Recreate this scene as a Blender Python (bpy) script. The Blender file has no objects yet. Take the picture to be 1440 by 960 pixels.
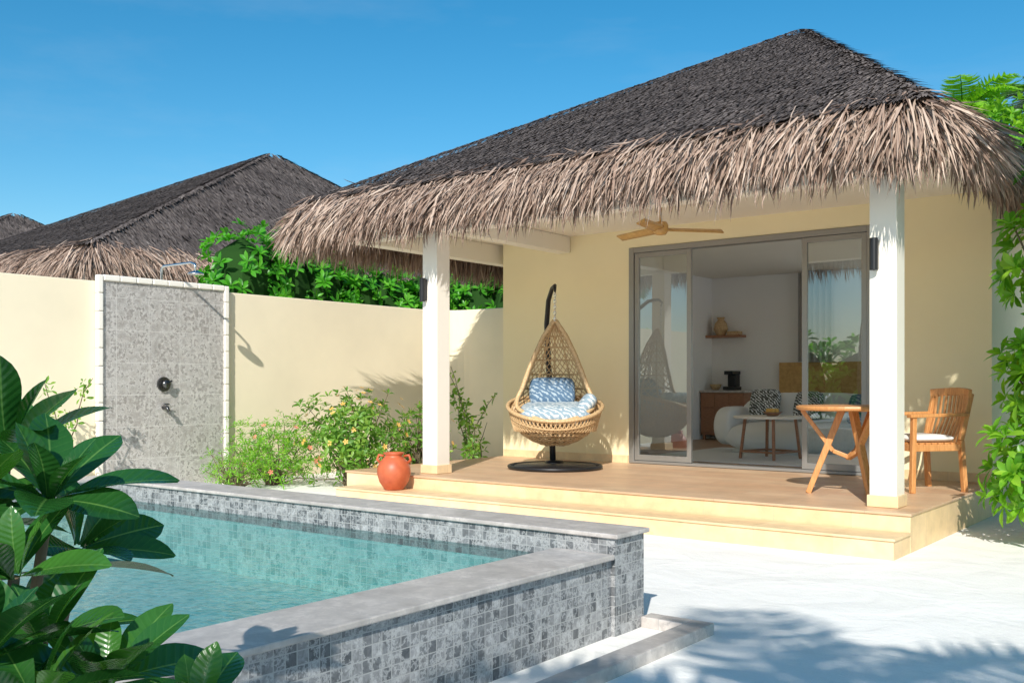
import bpy, math, random
import numpy as np
from mathutils import Vector, Matrix
random.seed(7); rng=np.random.default_rng(7)
S=bpy.context.scene
# ------------------------------------------------------------------ helpers
def empty(name,loc=(0,0,0)):
    e=bpy.data.objects.new(name,None); S.collection.objects.link(e); e.location=loc; return e
def link(ob,parent=None):
    S.collection.objects.link(ob)
    if parent is not None: ob.parent=parent
    return ob
class MB:
    def __init__(s): s.v=[]; s.f=[]
    def box(s,x0,x1,y0,y1,z0,z1):
        b=len(s.v)
        s.v+=[(x0,y0,z0),(x1,y0,z0),(x1,y1,z0),(x0,y1,z0),(x0,y0,z1),(x1,y0,z1),(x1,y1,z1),(x0,y1,z1)]
        s.f+=[tuple(b+i for i in q) for q in [(0,3,2,1),(4,5,6,7),(0,1,5,4),(1,2,6,5),(2,3,7,6),(3,0,4,7)]]
        return s
    def beam(s,p0,p1,w,t,up=(0,0,1),w1=None,t1=None):
        p0=Vector(p0);p1=Vector(p1);d=(p1-p0).normalized();u=Vector(up)
        if abs(d.dot(u))>.98:u=Vector((1,0,0)) if abs(d.x)<.9 else Vector((0,1,0))
        a=d.cross(u).normalized();c=a.cross(d).normalized()
        w1=w if w1 is None else w1; t1=t if t1 is None else t1
        b=len(s.v)
        for p,ww,tt in((p0,w,t),(p1,w1,t1)):
            for i,j in((-1,-1),(1,-1),(1,1),(-1,1)):
                s.v.append(tuple(p+a*(i*ww/2)+c*(j*tt/2)))
        s.f+=[tuple(b+i for i in q) for q in [(3,2,1,0),(4,5,6,7),(0,1,5,4),(1,2,6,5),(2,3,7,6),(3,0,4,7)]]
        return s
    def tube(s,pts,r,n=8,closed=False):
        P=[Vector(p) for p in pts];m=len(P)
        R=r if hasattr(r,'__len__') else [r]*m
        b=len(s.v);prev=None
        for i,p in enumerate(P):
            if closed:d=(P[(i+1)%m]-P[i-1]).normalized()
            else:d=(P[min(i+1,m-1)]-P[max(i-1,0)]).normalized()
            if prev is None:
                prev=Vector((0,0,1)) if abs(d.z)<.9 else Vector((1,0,0))
            a=(prev-d*prev.dot(d)).normalized();prev=a;c=d.cross(a)
            for k in range(n):
                q=2*math.pi*k/n
                s.v.append(tuple(p+(a*math.cos(q)+c*math.sin(q))*R[i]))
        for i in range(m if closed else m-1):
            for k in range(n):
                i2=(i+1)%m
                s.f.append((b+i*n+k,b+i*n+(k+1)%n,b+i2*n+(k+1)%n,b+i2*n+k))
        if not closed:
            s.f.append(tuple(b+k for k in range(n))[::-1]); s.f.append(tuple(b+(m-1)*n+k for k in range(n)))
        return s
    def lathe(s,c,prof,n=32):
        b=len(s.v);m=len(prof)
        for r,z in prof:
            for k in range(n):
                q=2*math.pi*k/n;s.v.append((c[0]+r*math.cos(q),c[1]+r*math.sin(q),c[2]+z))
        for i in range(m-1):
            for k in range(n):
                s.f.append((b+i*n+k,b+i*n+(k+1)%n,b+(i+1)*n+(k+1)%n,b+(i+1)*n+k))
        return s
    def grid(s,fn,nu,nv):
        b=len(s.v)
        for j in range(nv+1):
            for i in range(nu+1): s.v.append(tuple(fn(i/nu,j/nv)))
        for j in range(nv):
            for i in range(nu):
                a=b+j*(nu+1)+i;s.f.append((a,a+1,a+nu+2,a+nu+1))
        return s
    def pillow(s,c,sz,rot=(0,0,0),n=20,e=.55):
        from mathutils import Euler
        M=Euler(rot).to_matrix();b=len(s.v);c=Vector(c)
        sg=lambda x,p:math.copysign(abs(x)**p,x)
        for j in range(n+1):
            ph=-math.pi/2+math.pi*j/n
            for i in range(2*n):
                th=math.pi*i/n
                x=sg(math.cos(th),e)*sg(math.cos(ph),.5);y=sg(math.sin(th),e)*sg(math.cos(ph),.5);z=sg(math.sin(ph),1.0)
                k=1-.10*(abs(math.cos(2*th)))*0.6
                s.v.append(tuple(c+M@Vector((x*sz[0]/2*k,y*sz[1]/2*k,z*sz[2]/2))))
        for j in range(n):
            for i in range(2*n):
                s.f.append((b+j*2*n+i,b+j*2*n+(i+1)%(2*n),b+(j+1)*2*n+(i+1)%(2*n),b+(j+1)*2*n+i))
        return s
    def done(s,name,m,parent=None,bevel=0,smooth=False):
        me=bpy.data.meshes.new(name);me.from_pydata(s.v,[],s.f);me.update()
        me.materials.append(m)
        if smooth: me.polygons.foreach_set('use_smooth',[True]*len(me.polygons))
        ob=bpy.data.objects.new(name,me);link(ob,parent)
        if bevel:
            bm=ob.modifiers.new('bevel','BEVEL');bm.width=bevel;bm.segments=2;bm.limit_method='ANGLE'
        return ob
def nrm(a): return a/np.maximum(np.linalg.norm(a,axis=-1,keepdims=True),1e-9)
def inst(name,T,F,O,X,Y,Z,rnd,m,lu=None,lv=None,parent=None,smooth=True):
    T=np.array(T,float);O=np.asarray(O,float);n=len(O);k=len(T)
    V=O[:,None,:]+T[None,:,0,None]*X[:,None,:]+T[None,:,1,None]*Y[:,None,:]+T[None,:,2,None]*Z[:,None,:]
    V=V.reshape(-1,3)
    ls=np.array([len(f) for f in F]);fl=np.concatenate([np.array(f) for f in F])
    loops=(fl[None,:]+(np.arange(n)*k)[:,None]).ravel()
    tot=np.tile(ls,n);st=np.concatenate([[0],np.cumsum(tot)[:-1]])
    me=bpy.data.meshes.new(name)
    me.vertices.add(n*k);me.vertices.foreach_set('co',V.ravel().astype(np.float32))
    me.loops.add(len(loops));me.loops.foreach_set('vertex_index',loops.astype(np.int32))
    me.polygons.add(len(tot));me.polygons.foreach_set('loop_start',st.astype(np.int32));me.polygons.foreach_set('loop_total',tot.astype(np.int32))
    me.polygons.foreach_set('use_smooth',[smooth]*len(tot))
    me.update(calc_edges=True)
    def att(nm,a):
        A=me.attributes.new(nm,'FLOAT','POINT');A.data.foreach_set('value',np.asarray(a,np.float32))
    att('rnd',np.repeat(rnd,k))
    if lu is not None: att('lu',np.tile(lu,n));att('lv',np.tile(lv,n))
    me.materials.append(m)
    ob=bpy.data.objects.new(name,me);link(ob,parent);return ob
# ------------------------------------------------------------------ materials
def newmat(name,col=(.5,.5,.5),rough=.6,metal=0,spec=.5):
    m=bpy.data.materials.new(name);m.use_nodes=True;nt=m.node_tree;b=nt.nodes['Principled BSDF']
    b.inputs['Base Color'].default_value=(*col,1);b.inputs['Roughness'].default_value=rough
    b.inputs['Metallic'].default_value=metal;b.inputs['Specular IOR Level'].default_value=spec
    return m,nt,b
def L(nt,a,b): nt.links.new(a,b)
def pos(nt): return nt.nodes.new('ShaderNodeNewGeometry').outputs['Position']
def noise(nt,vec,scale,detail=4,rough=.55,dist=0):
    n=nt.nodes.new('ShaderNodeTexNoise');n.inputs['Scale'].default_value=scale;n.inputs['Detail'].default_value=detail;n.inputs['Roughness'].default_value=rough;n.inputs['Distortion'].default_value=dist
    if vec is not None:L(nt,vec,n.inputs['Vector'])
    return n.outputs['Fac']
def ramp(nt,fac,stops):
    r=nt.nodes.new('ShaderNodeValToRGB');e=r.color_ramp.elements
    e[0].position=stops[0][0];e[0].color=(*stops[0][1],1);e[1].position=stops[-1][0];e[1].color=(*stops[-1][1],1)
    for p,c in stops[1:-1]:
        x=e.new(p);x.color=(*c,1)
    L(nt,fac,r.inputs[0]);return r.outputs[0]
def mixc(nt,fac,a,b,mode='MIX'):
    n=nt.nodes.new('ShaderNodeMix');n.data_type='RGBA';n.blend_type=mode;n.clamp_factor=True
    for s,v in((0,fac),(6,a),(7,b)):
        if hasattr(v,'links'):L(nt,v,n.inputs[s])
        elif s==0:n.inputs[0].default_value=v
        else:n.inputs[s].default_value=(*v,1)
    return n.outputs[2]
def math_(nt,op,a,b=0.0):
    n=nt.nodes.new('ShaderNodeMath');n.operation=op
    for i,v in enumerate((a,b)):
        if hasattr(v,'links'):L(nt,v,n.inputs[i])
        else:n.inputs[i].default_value=v
    return n.outputs[0]
def bump(nt,b,h,strength,dist=.01):
    n=nt.nodes.new('ShaderNodeBump');n.inputs['Strength'].default_value=strength;n.inputs['Distance'].default_value=dist
    L(nt,h,n.inputs['Height']);L(nt,n.outputs[0],b.inputs['Normal']);return n
def attr(nt,nm):
    a=nt.nodes.new('ShaderNodeAttribute');a.attribute_name=nm;return a.outputs['Fac']
def boxmap(nt):
    g=nt.nodes.new('ShaderNodeNewGeometry')
    s=nt.nodes.new('ShaderNodeSeparateXYZ');L(nt,g.outputs['Position'],s.inputs[0])
    t=nt.nodes.new('ShaderNodeSeparateXYZ');L(nt,g.outputs['True Normal'],t.inputs[0])
    def comb(a,b):
        c=nt.nodes.new('ShaderNodeCombineXYZ');L(nt,s.outputs[a],c.inputs[0]);L(nt,s.outputs[b],c.inputs[1]);return c.outputs[0]
    fx=math_(nt,'GREATER_THAN',math_(nt,'ABSOLUTE',t.outputs[0]),.5);fz=math_(nt,'GREATER_THAN',math_(nt,'ABSOLUTE',t.outputs[2]),.5)
    return mixc(nt,fz,mixc(nt,fx,comb(0,2),comb(1,2)),comb(0,1))
def tilemat(name,c1,c2,mortar,w,h,ms=.003,rough=.5,offset=0.,nscale=6,namp=.35,bstr=.3,shift=(0,0,0),vein=None,lo=.25,dist=0):
    m,nt,b=newmat(name,c1,rough)
    v=boxmap(nt)
    vm=nt.nodes.new('ShaderNodeVectorMath');vm.operation='ADD';L(nt,v,vm.inputs[0]);vm.inputs[1].default_value=shift
    br=nt.nodes.new('ShaderNodeTexBrick');br.offset=offset;br.squash=1;L(nt,vm.outputs[0],br.inputs['Vector'])
    br.inputs['Color1'].default_value=(*c1,1);br.inputs['Color2'].default_value=(*c2,1);br.inputs['Mortar'].default_value=(*c1,1)
    br.inputs['Scale'].default_value=1;br.inputs['Mortar Size'].default_value=ms;br.inputs['Mortar Smooth'].default_value=.1
    br.inputs['Brick Width'].default_value=w;br.inputs['Row Height'].default_value=h
    n=noise(nt,pos(nt),nscale,5,.65,dist)
    col=mixc(nt,namp,br.outputs['Color'],ramp(nt,n,[(.3,(lo,lo,lo)),(.7,(1,1,1))]),'MULTIPLY')
    if vein:
        n2=noise(nt,pos(nt),vein[0],6,.7)
        vf=math_(nt,'MULTIPLY',ramp(nt,n2,[(.46,(0,0,0)),(.5,(1,1,1)),(.54,(0,0,0))]),vein[2] if len(vein)>2 else 1.)
        col=mixc(nt,vf,col,vein[1])
    col=mixc(nt,br.outputs['Fac'],col,mortar)
    L(nt,col,b.inputs['Base Color'])
    inv=math_(nt,'SUBTRACT',1,br.outputs['Fac'])
    bump(nt,b,inv,bstr,.004)
    return m
def plaster(name,c,var=.06):
    m,nt,b=newmat(name,c,.85,spec=.2)
    n=noise(nt,pos(nt),.9,5,.6);c2=tuple(x*(1-var*2) for x in c)
    col=mixc(nt,ramp(nt,n,[(.35,(0,0,0)),(.75,(1,1,1))]),c,c2)
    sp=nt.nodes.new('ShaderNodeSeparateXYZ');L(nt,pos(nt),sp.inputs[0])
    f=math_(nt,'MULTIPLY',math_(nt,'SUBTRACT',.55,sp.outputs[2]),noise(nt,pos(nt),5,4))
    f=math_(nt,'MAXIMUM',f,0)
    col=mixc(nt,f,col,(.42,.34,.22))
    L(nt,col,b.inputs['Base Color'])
    bump(nt,b,noise(nt,pos(nt),60,3),.12,.004);return m
M_cream=plaster('cream_plaster',(.96,.83,.54),.03)
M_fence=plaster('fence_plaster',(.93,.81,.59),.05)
M_white=plaster('white_paint',(.92,.86,.76),.02)
M_room=plaster('room_paint',(.93,.90,.87),.01)
M_mosaic=tilemat('grey_mosaic',(.13,.14,.15),(.46,.46,.46),(.40,.40,.39),.048,.048,.0022,.35,nscale=26,namp=.8,bstr=.5,vein=(11,(.62,.62,.61),.55),dist=1.2)
M_mosaic_in=tilemat('pool_mosaic',(.18,.52,.50),(.50,.80,.75),(.58,.80,.76),.048,.048,.002,.3,nscale=3.5,namp=.4,bstr=.2,dist=1.5,lo=.5,vein=(4.5,(.75,.95,.90),.6))  # pale vein lines paint caustic-like water light into the tile colour
M_deck=tilemat('deck_tile',(.70,.44,.26),(.78,.54,.34),(.48,.33,.22),1.2,.2,.0025,.42,offset=.5,nscale=3,namp=.3,bstr=.25)
M_step=tilemat('step_tile',(.88,.63,.35),(.92,.70,.42),(.64,.48,.31),.6,.6,.002,.5,nscale=7,namp=.3,bstr=.2,shift=(.1,.33,0))
M_coping=tilemat('coping_stone',(.62,.56,.51),(.74,.67,.61),(.4,.38,.36),.6,.9,.0018,.38,nscale=9,namp=.55,vein=(5,(.44,.40,.37),.8),bstr=.15)
M_shower=tilemat('shower_stone',(.50,.46,.42),(.57,.53,.49),(.62,.59,.55),.40,.36,.003,.65,nscale=26,namp=.85,bstr=.15,shift=(.01,.0,0),lo=.34,vein=(13,(.76,.73,.69),.6))
M_floor=tilemat('wood_floor',(.48,.29,.17),(.56,.36,.22),(.2,.12,.08),1.1,.14,.001,.4,offset=.4,nscale=6,namp=.3)
def wood(name,a,b_,rough=.45,sc=(1,1,12)):
    m,nt,b=newmat(name,a,rough)
    tc=nt.nodes.new('ShaderNodeTexCoord');mp=nt.nodes.new('ShaderNodeMapping');mp.inputs['Scale'].default_value=sc
    L(nt,tc.outputs['Object'],mp.inputs[0])
    n=noise(nt,mp.outputs[0],6,5,.6)
    L(nt,ramp(nt,n,[(.3,a),(.7,b_)]),b.inputs['Base Color']);bump(nt,b,n,.1,.002);return m
M_teak=wood('teak',(.50,.20,.06),(.72,.36,.13),.4,(14,14,2))
M_cab=wood('cabinet_wood',(.30,.13,.06),(.46,.22,.12),.4,(3,3,14))
M_fan=wood('fan_wood',(.50,.27,.08),(.68,.42,.15),.4,(3,3,3))
M_rattan=wood('rattan',(.44,.27,.12),(.76,.54,.30),.5,(9,9,9))
M_black=newmat('black_metal',(.02,.02,.022),.4,.3)[0]
M_alu=newmat('door_aluminium',(.32,.31,.29),.4,.5)[0]
M_steel=newmat('chrome',(.7,.7,.7),.18,1)[0]
M_dsteel=newmat('dark_steel',(.12,.12,.12),.3,.9)[0]
M_fabric,nt,b=newmat('white_fabric',(.86,.84,.80),.9,spec=.1);bump(nt,b,noise(nt,pos(nt),180,3),.3,.004)
M_curtain=newmat('curtain',(.45,.42,.40),.9,spec=.1)[0]
M_terra,nt,b=newmat('terracotta',(.5,.1,.03),.45)
L(nt,ramp(nt,noise(nt,pos(nt),7,5),[(.3,(.42,.075,.025)),(.7,(.62,.15,.06))]),b.inputs['Base Color'])
def ikat(name,sc,blue=(.14,.28,.46),thr=.5,white=(.80,.82,.82)):
    m,nt,b=newmat(name,(.7,.7,.7),.9,spec=.1)
    tc=nt.nodes.new('ShaderNodeTexCoord');w=nt.nodes.new('ShaderNodeTexWave');w.wave_type='BANDS';w.bands_direction='DIAGONAL'
    w.inputs['Scale'].default_value=sc;w.inputs['Distortion'].default_value=5;w.inputs['Detail'].default_value=2;w.inputs['Detail Scale'].default_value=2.2
    L(nt,tc.outputs['Object'],w.inputs[0])
    v=nt.nodes.new('ShaderNodeTexVoronoi');v.inputs['Scale'].default_value=sc*2.6;L(nt,tc.outputs['Object'],v.inputs['Vector'])
    s=math_(nt,'ADD',math_(nt,'MULTIPLY',w.outputs['Fac'],.6),math_(nt,'MULTIPLY',v.outputs['Distance'],.7))
    L(nt,ramp(nt,s,[(thr-.12,white),(thr+.12,blue)]),b.inputs['Base Color']);return m
M_ikat=ikat('blue_ikat',8,(.27,.36,.43),.52,(.66,.70,.70));M_ikat2=ikat('dark_ikat',9,(.10,.17,.26),.44,(.38,.46,.52));M_bw=ikat('black_white_ikat',12,(.10,.10,.09),.55)
def glassmat(name,base,tint):
    m=bpy.data.materials.new(name);m.use_nodes=True;nt=m.node_tree;nt.nodes.clear()
    o=nt.nodes.new('ShaderNodeOutputMaterial');mx=nt.nodes.new('ShaderNodeMixShader');t=nt.nodes.new('ShaderNodeBsdfTransparent');t.inputs[0].default_value=(*tint,1)
    g=nt.nodes.new('ShaderNodeBsdfGlossy');g.inputs['Roughness'].default_value=0.005;g.inputs[0].default_value=(.95,1,1,1)
    fr=nt.nodes.new('ShaderNodeFresnel');fr.inputs[0].default_value=1.5
    f=math_(nt,'MINIMUM',math_(nt,'ADD',math_(nt,'MULTIPLY',fr.outputs[0],1.6),base),1)
    L(nt,f,mx.inputs[0]);L(nt,t.outputs[0],mx.inputs[1]);L(nt,g.outputs[0],mx.inputs[2]);L(nt,mx.outputs[0],o.inputs[0]);return m
M_glass=glassmat('door_glass',.15,(.90,.94,.92))
def watermat():
    m=bpy.data.materials.new('pool_water');m.use_nodes=True;nt=m.node_tree;nt.nodes.clear()
    o=nt.nodes.new('ShaderNodeOutputMaterial');mx=nt.nodes.new('ShaderNodeMixShader');t=nt.nodes.new('ShaderNodeBsdfTransparent');t.inputs[0].default_value=(.80,1.0,.99,1)
    g=nt.nodes.new('ShaderNodeBsdfGlossy');g.inputs['Roughness'].default_value=0.01
    fr=nt.nodes.new('ShaderNodeFresnel');fr.inputs[0].default_value=1.33
    a=noise(nt,pos(nt),6,2,.5);mp=nt.nodes.new('ShaderNodeMapping');mp.inputs['Scale'].default_value=(1,1.6,1);L(nt,pos(nt),mp.inputs[0])
    c=noise(nt,mp.outputs[0],26,2,.5)
    h=math_(nt,'ADD',a,math_(nt,'MULTIPLY',c,.5))
    bm=nt.nodes.new('ShaderNodeBump');bm.inputs['Strength'].default_value=.34;bm.inputs['Distance'].default_value=.03;L(nt,h,bm.inputs['Height'])
    L(nt,bm.outputs[0],g.inputs['Normal']);L(nt,bm.outputs[0],fr.inputs['Normal'])
    f=math_(nt,'MINIMUM',math_(nt,'MULTIPLY',fr.outputs[0],.66),1)
    L(nt,f,mx.inputs[0]);L(nt,t.outputs[0],mx.inputs[1]);L(nt,g.outputs[0],mx.inputs[2]);L(nt,mx.outputs[0],o.inputs[0]);return m
M_water=watermat()
M_sand,nt,b=newmat('white_sand',(.82,.79,.74),.95,spec=.1)
n1=noise(nt,pos(nt),.8,5,.6,.6);n2=noise(nt,pos(nt),90,2,.6)
c=mixc(nt,ramp(nt,n1,[(.35,(0,0,0)),(.7,(1,1,1))]),(.97,.94,.885),(.92,.88,.815))
c=mixc(nt,.12,c,ramp(nt,n2,[(.3,(.6,.58,.55)),(.6,(1,1,1))]),'MULTIPLY')
L(nt,c,b.inputs['Base Color'])
h=math_(nt,'ADD',math_(nt,'MULTIPLY',noise(nt,pos(nt),2.3,4,.5,.8),1.6),math_(nt,'MULTIPLY',noise(nt,pos(nt),13,4,.75,.5),.35))
bump(nt,b,h,.42,.035)
def thatchmat(name,stops,rough=.85):
    m,nt,b=newmat(name,(.2,.2,.2),rough,spec=.2)
    r=attr(nt,'rnd');n=noise(nt,pos(nt),1.1,3,.6)
    f=math_(nt,'ADD',math_(nt,'MULTIPLY',r,.65),math_(nt,'MULTIPLY',n,.35))
    L(nt,ramp(nt,f,stops),b.inputs['Base Color']);return m
M_roof=thatchmat('weathered_thatch',[(.1,(.048,.039,.036)),(.45,(.13,.107,.098)),(.75,(.24,.198,.177)),(.95,(.41,.35,.30))])
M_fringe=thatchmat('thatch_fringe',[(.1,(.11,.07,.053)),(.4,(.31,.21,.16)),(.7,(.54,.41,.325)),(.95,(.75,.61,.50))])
M_core=newmat('thatch_core',(.06,.052,.048),.95,spec=.1)[0]
M_brown=newmat('thatch_under',(.12,.08,.05),.95,spec=.1)[0]
def leafmat(name,stops,rough=.35,trans=.3,vein=False,spec=.5):
    m,nt,b=newmat(name,(.1,.2,.05),rough,spec=spec)
    col=ramp(nt,attr(nt,'rnd'),stops)
    if vein:
        lu=math_(nt,'ABSOLUTE',attr(nt,'lu'));lv=attr(nt,'lv')
        col=mixc(nt,ramp(nt,lu,[(.0,(.8,.8,.8)),(.07,(0,0,0))]),col,(.16,.32,.08))
        w=math_(nt,'SINE',math_(nt,'MULTIPLY',math_(nt,'SUBTRACT',lv,math_(nt,'MULTIPLY',lu,.14)),75))
        col=mixc(nt,math_(nt,'MULTIPLY',ramp(nt,w,[(.8,(0,0,0)),(1,(1,1,1))]),.12),col,(.10,.25,.06))
        col=mixc(nt,.35,col,ramp(nt,noise(nt,pos(nt),16,4),[(.3,(.55,.6,.5)),(.65,(1,1,1))]),'MULTIPLY')
        bump(nt,b,w,.12,.004)
    L(nt,col,b.inputs['Base Color'])
    o=nt.nodes['Material Output'];mx=nt.nodes.new('ShaderNodeMixShader');t=nt.nodes.new('ShaderNodeBsdfTranslucent')
    tc=mixc(nt,1.,col,(1.6,1.7,.5),'MULTIPLY');L(nt,tc,t.inputs[0]);mx.inputs[0].default_value=trans
    L(nt,b.outputs[0],mx.inputs[1]);L(nt,t.outputs[0],mx.inputs[2]);L(nt,mx.outputs[0],o.inputs[0]);return m
M_leafF=leafmat('glossy_leaf',[(0,(.013,.068,.016)),(.6,(.026,.12,.022)),(1,(.085,.25,.033))],.25,.22,True,.6)
M_leafH=leafmat('hedge_leaf',[(0,(.04,.20,.014)),(.5,(.09,.38,.025)),(1,(.20,.54,.045))],.38,.42)
M_leafS=leafmat('shrub_leaf',[(0,(.08,.20,.025)),(.5,(.15,.32,.045)),(1,(.32,.46,.08))],.45,.35)
M_leafR=leafmat('lime_leaf',[(0,(.07,.24,.02)),(.5,(.18,.42,.03)),(1,(.34,.56,.05))],.38,.42)
M_palm=leafmat('palm_leaf',[(0,(.03,.10,.03)),(.5,(.07,.19,.05)),(1,(.15,.28,.07))],.4,.25)
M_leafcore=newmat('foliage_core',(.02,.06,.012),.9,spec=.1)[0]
M_flower=newmat('flower_petal',(.85,.50,.12),.6)[0]
M_stem=newmat('stem',(.16,.12,.07),.8)[0]
M_trunk,nt,b=newmat('palm_trunk',(.2,.16,.12),.9)
bump(nt,b,noise(nt,pos(nt),9,5),.6,.05)
# ------------------------------------------------------------------ leaf templates
def leaf_template(nv=4,nu=1,w=.2,pw=1.4,fold=.18,droop=.22,wav=0):
    T=[];lu=[];lv=[];F=[];cols=2*nu+1
    for j in range(nv+1):
        v=j/nv
        ww=w*max(.09 if v<.5 else .16,math.sin(math.pi*min(1,v**pw)))**.65 if 0<v<1 else w*(.10 if v==0 else .12)
        for i in range(cols):
            u=(i-nu)/nu
            T.append((u*ww,v+ (0 if abs(u)<.01 else -.02*abs(u)),fold*abs(u)*ww*2-droop*v*v+wav*math.sin(v*9+u*2)*abs(u)));lu.append(u);lv.append(v)
    for j in range(nv):
        for i in range(cols-1):
            a=j*cols+i;F.append((a,a+1,a+cols+1,a+cols))
    return T,F,lu,lv
LT=leaf_template()
LT_hi=leaf_template(12,3,.215,1.55,.14,.22,.010)
def basis(A):
    A=nrm(A);h=np.where(np.abs(A[:,2:3])<.9,np.array([[0,0,1.]]),np.array([[1.,0,0]]))
    B=nrm(np.cross(A,h));C=np.cross(A,B);return A,B,C
def rosettes(name,P,A,k,ln,m,tmpl=LT,parent=None,tilt=(25,85),rv=.25,widths=1.):
    A,B,C=basis(np.asarray(A,float));n=len(P);Os=[];Xs=[];Ys=[];Zs=[];R=[]
    ph0=rng.uniform(0,6.28,n);bias=rng.uniform(0,1,n)
    for j in range(k):
        ph=ph0+2.39996*j+rng.normal(0,.15,n);th=np.radians(tilt[0]+(tilt[1]-tilt[0])*(j/(k-1) if k>1 else .5)+rng.normal(0,8,n))
        rad=np.cos(ph)[:,None]*B+np.sin(ph)[:,None]*C
        D=np.cos(th)[:,None]*A+np.sin(th)[:,None]*rad
        Nn=np.sin(th)[:,None]*A-np.cos(th)[:,None]*rad
        X=np.cross(D,Nn);tw=rng.normal(0,.25,n)[:,None]
        X2=X*np.cos(tw)+Nn*np.sin(tw);N2=Nn*np.cos(tw)-X*np.sin(tw)
        l=(ln*rng.uniform(.7,1.15,n)*(.65+.35*j/(max(k-1,1))))[:,None]
        Os.append(P+rad*.01);Xs.append(X2*l*widths);Ys.append(D*l);Zs.append(N2*l)
        R.append(np.clip(bias*.5+rng.uniform(0,.5,n)+rv*(.5-j/k),0,1))
    c=np.concatenate
    return inst(name,tmpl[0],tmpl[1],c(Os),c(Xs),c(Ys),c(Zs),c(R),m,tmpl[2],tmpl[3],parent)
def blob_pts(n,c,r,lo=.7,hi=1.05,zmin=None):
    d=nrm(rng.normal(size=(n,3)));rr=rng.uniform(lo,hi,n)[:,None]*(1+.18*np.sin(d[:,0:1]*6+c[0])*np.cos(d[:,2:3]*5+d[:,1:2]*4))
    P=np.array(c)+d*np.array(r)*rr
    if zmin is not None:
        k=P[:,2]>zmin;P=P[k];d=d[k]
    return P,d
def stems(mb,base,P,r=.008):
    for p in P:
        b0=Vector(base)+Vector((random.uniform(-.08,.08),random.uniform(-.08,.08),0));p=Vector(p);mid=(b0+p)/2+Vector((random.uniform(-.08,.08),random.uniform(-.08,.08),.05))
        mb.tube([b0,mid,p],[r,r*.8,r*.5],5)
# ------------------------------------------------------------------ ground
PX0,PX1,PY0,PY1=-7.1,-2.7,-1.3,4.1
gm=MB()
def sheet(x0,x1,y0,y1):
    b=len(gm.v);gm.v+=[(x0,y0,0),(x1,y0,0),(x1,y1,0),(x0,y1,0)];gm.f.append((b,b+1,b+2,b+3))
sheet(-400,PX0,-400,400);sheet(PX1,400,-400,400);sheet(PX0,PX1,-400,PY0);sheet(PX0,PX1,PY1,400)
gm.done('sand_ground',M_sand)
# ------------------------------------------------------------------ pool
pool=empty('swimming_pool')
MB().box(-2.78,-2.52,-1.5,4.02,-.02,.37).done('wall_east',M_mosaic,pool)
MB().box(-7.28,-2.50,4.02,4.29,-.02,.467).done('wall_north',M_mosaic,pool)
MB().box(-7.28,-7.03,-1.5,4.02,-.02,.467).done('wall_west',M_mosaic,pool)
MB().box(-7.03,-2.78,-1.5,-1.24,-.02,.37).done('wall_south',M_mosaic,pool)
MB().box(-2.83,-2.485,-1.52,3.997,.37,.396).done('coping_east',M_coping,pool,.006)
MB().box(-7.30,-2.475,4.0,4.31,.467,.490).done('coping_north',M_coping,pool,.006)
MB().box(-7.30,-7.0,-1.5,3.997,.467,.490).done('coping_west',M_coping,pool,.006)
MB().box(-6.99,-2.84,-1.52,-1.2,.37,.396).done('coping_south',M_coping,pool,.006)
b_=MB()
b_.box(-7.1,-2.7,-1.3,4.1,-.25,-.04)
b_.done('basin',M_mosaic_in,pool)
b_=MB()
b_.box(-7.029,-7.02,-1.23,4.01,-.039,.30).box(-2.79,-2.781,-1.23,4.01,-.039,.30).box(-7.02,-2.79,4.01,4.019,-.039,.30).box(-7.02,-2.79,-1.239,-1.23,-.039,.30)
b_.done('basin_sides',M_mosaic_in,pool)
w=MB();w.v=[(-7.03,-1.24,.352),(-2.78,-1.24,.352),(-2.78,4.02,.352),(-7.03,4.02,.352)];w.f=[(0,1,2,3)];w.done('pool_water',M_water,pool)
MB().box(-2.27,-2.15,-1.5,4.36,-.02,.055).box(-2.5,-2.27,4.26,4.36,-.02,.055).done('drain_curb',M_coping,pool,.006)
# ------------------------------------------------------------------ perimeter wall
fw=MB()
path=[(-10.24,y) for y in np.linspace(-6,11.0,30)]
for a in np.linspace(0,90,9)[1:]:
    path.append((-10.24+.5-.5*math.cos(math.radians(a)),11.0+.5*math.sin(math.radians(a))))
path+=[(-9.0,11.5),(-7.89,11.5)]
H=2.33
for i,(x,y) in enumerate(path):
    p=Vector(path[max(i-1,0)]);q=Vector(path[min(i+1,len(path)-1)]);t=(q-p).normalized();n=Vector((-t.y,t.x))
    o=(x+n.x*.2,y+n.y*.2)
    fw.v+=[(x,y,-.05),(x,y,H),(o[0],o[1],H),(o[0],o[1],-.05)]
for i in range(len(path)-1):
    a=i*4
    for k in range(3): fw.f.append((a+k,a+k+1,a+4+k+1,a+4+k))
fw.f+= [(3,2,1,0)]
fw.done('garden_wall',M_fence,None,.01)
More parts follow.
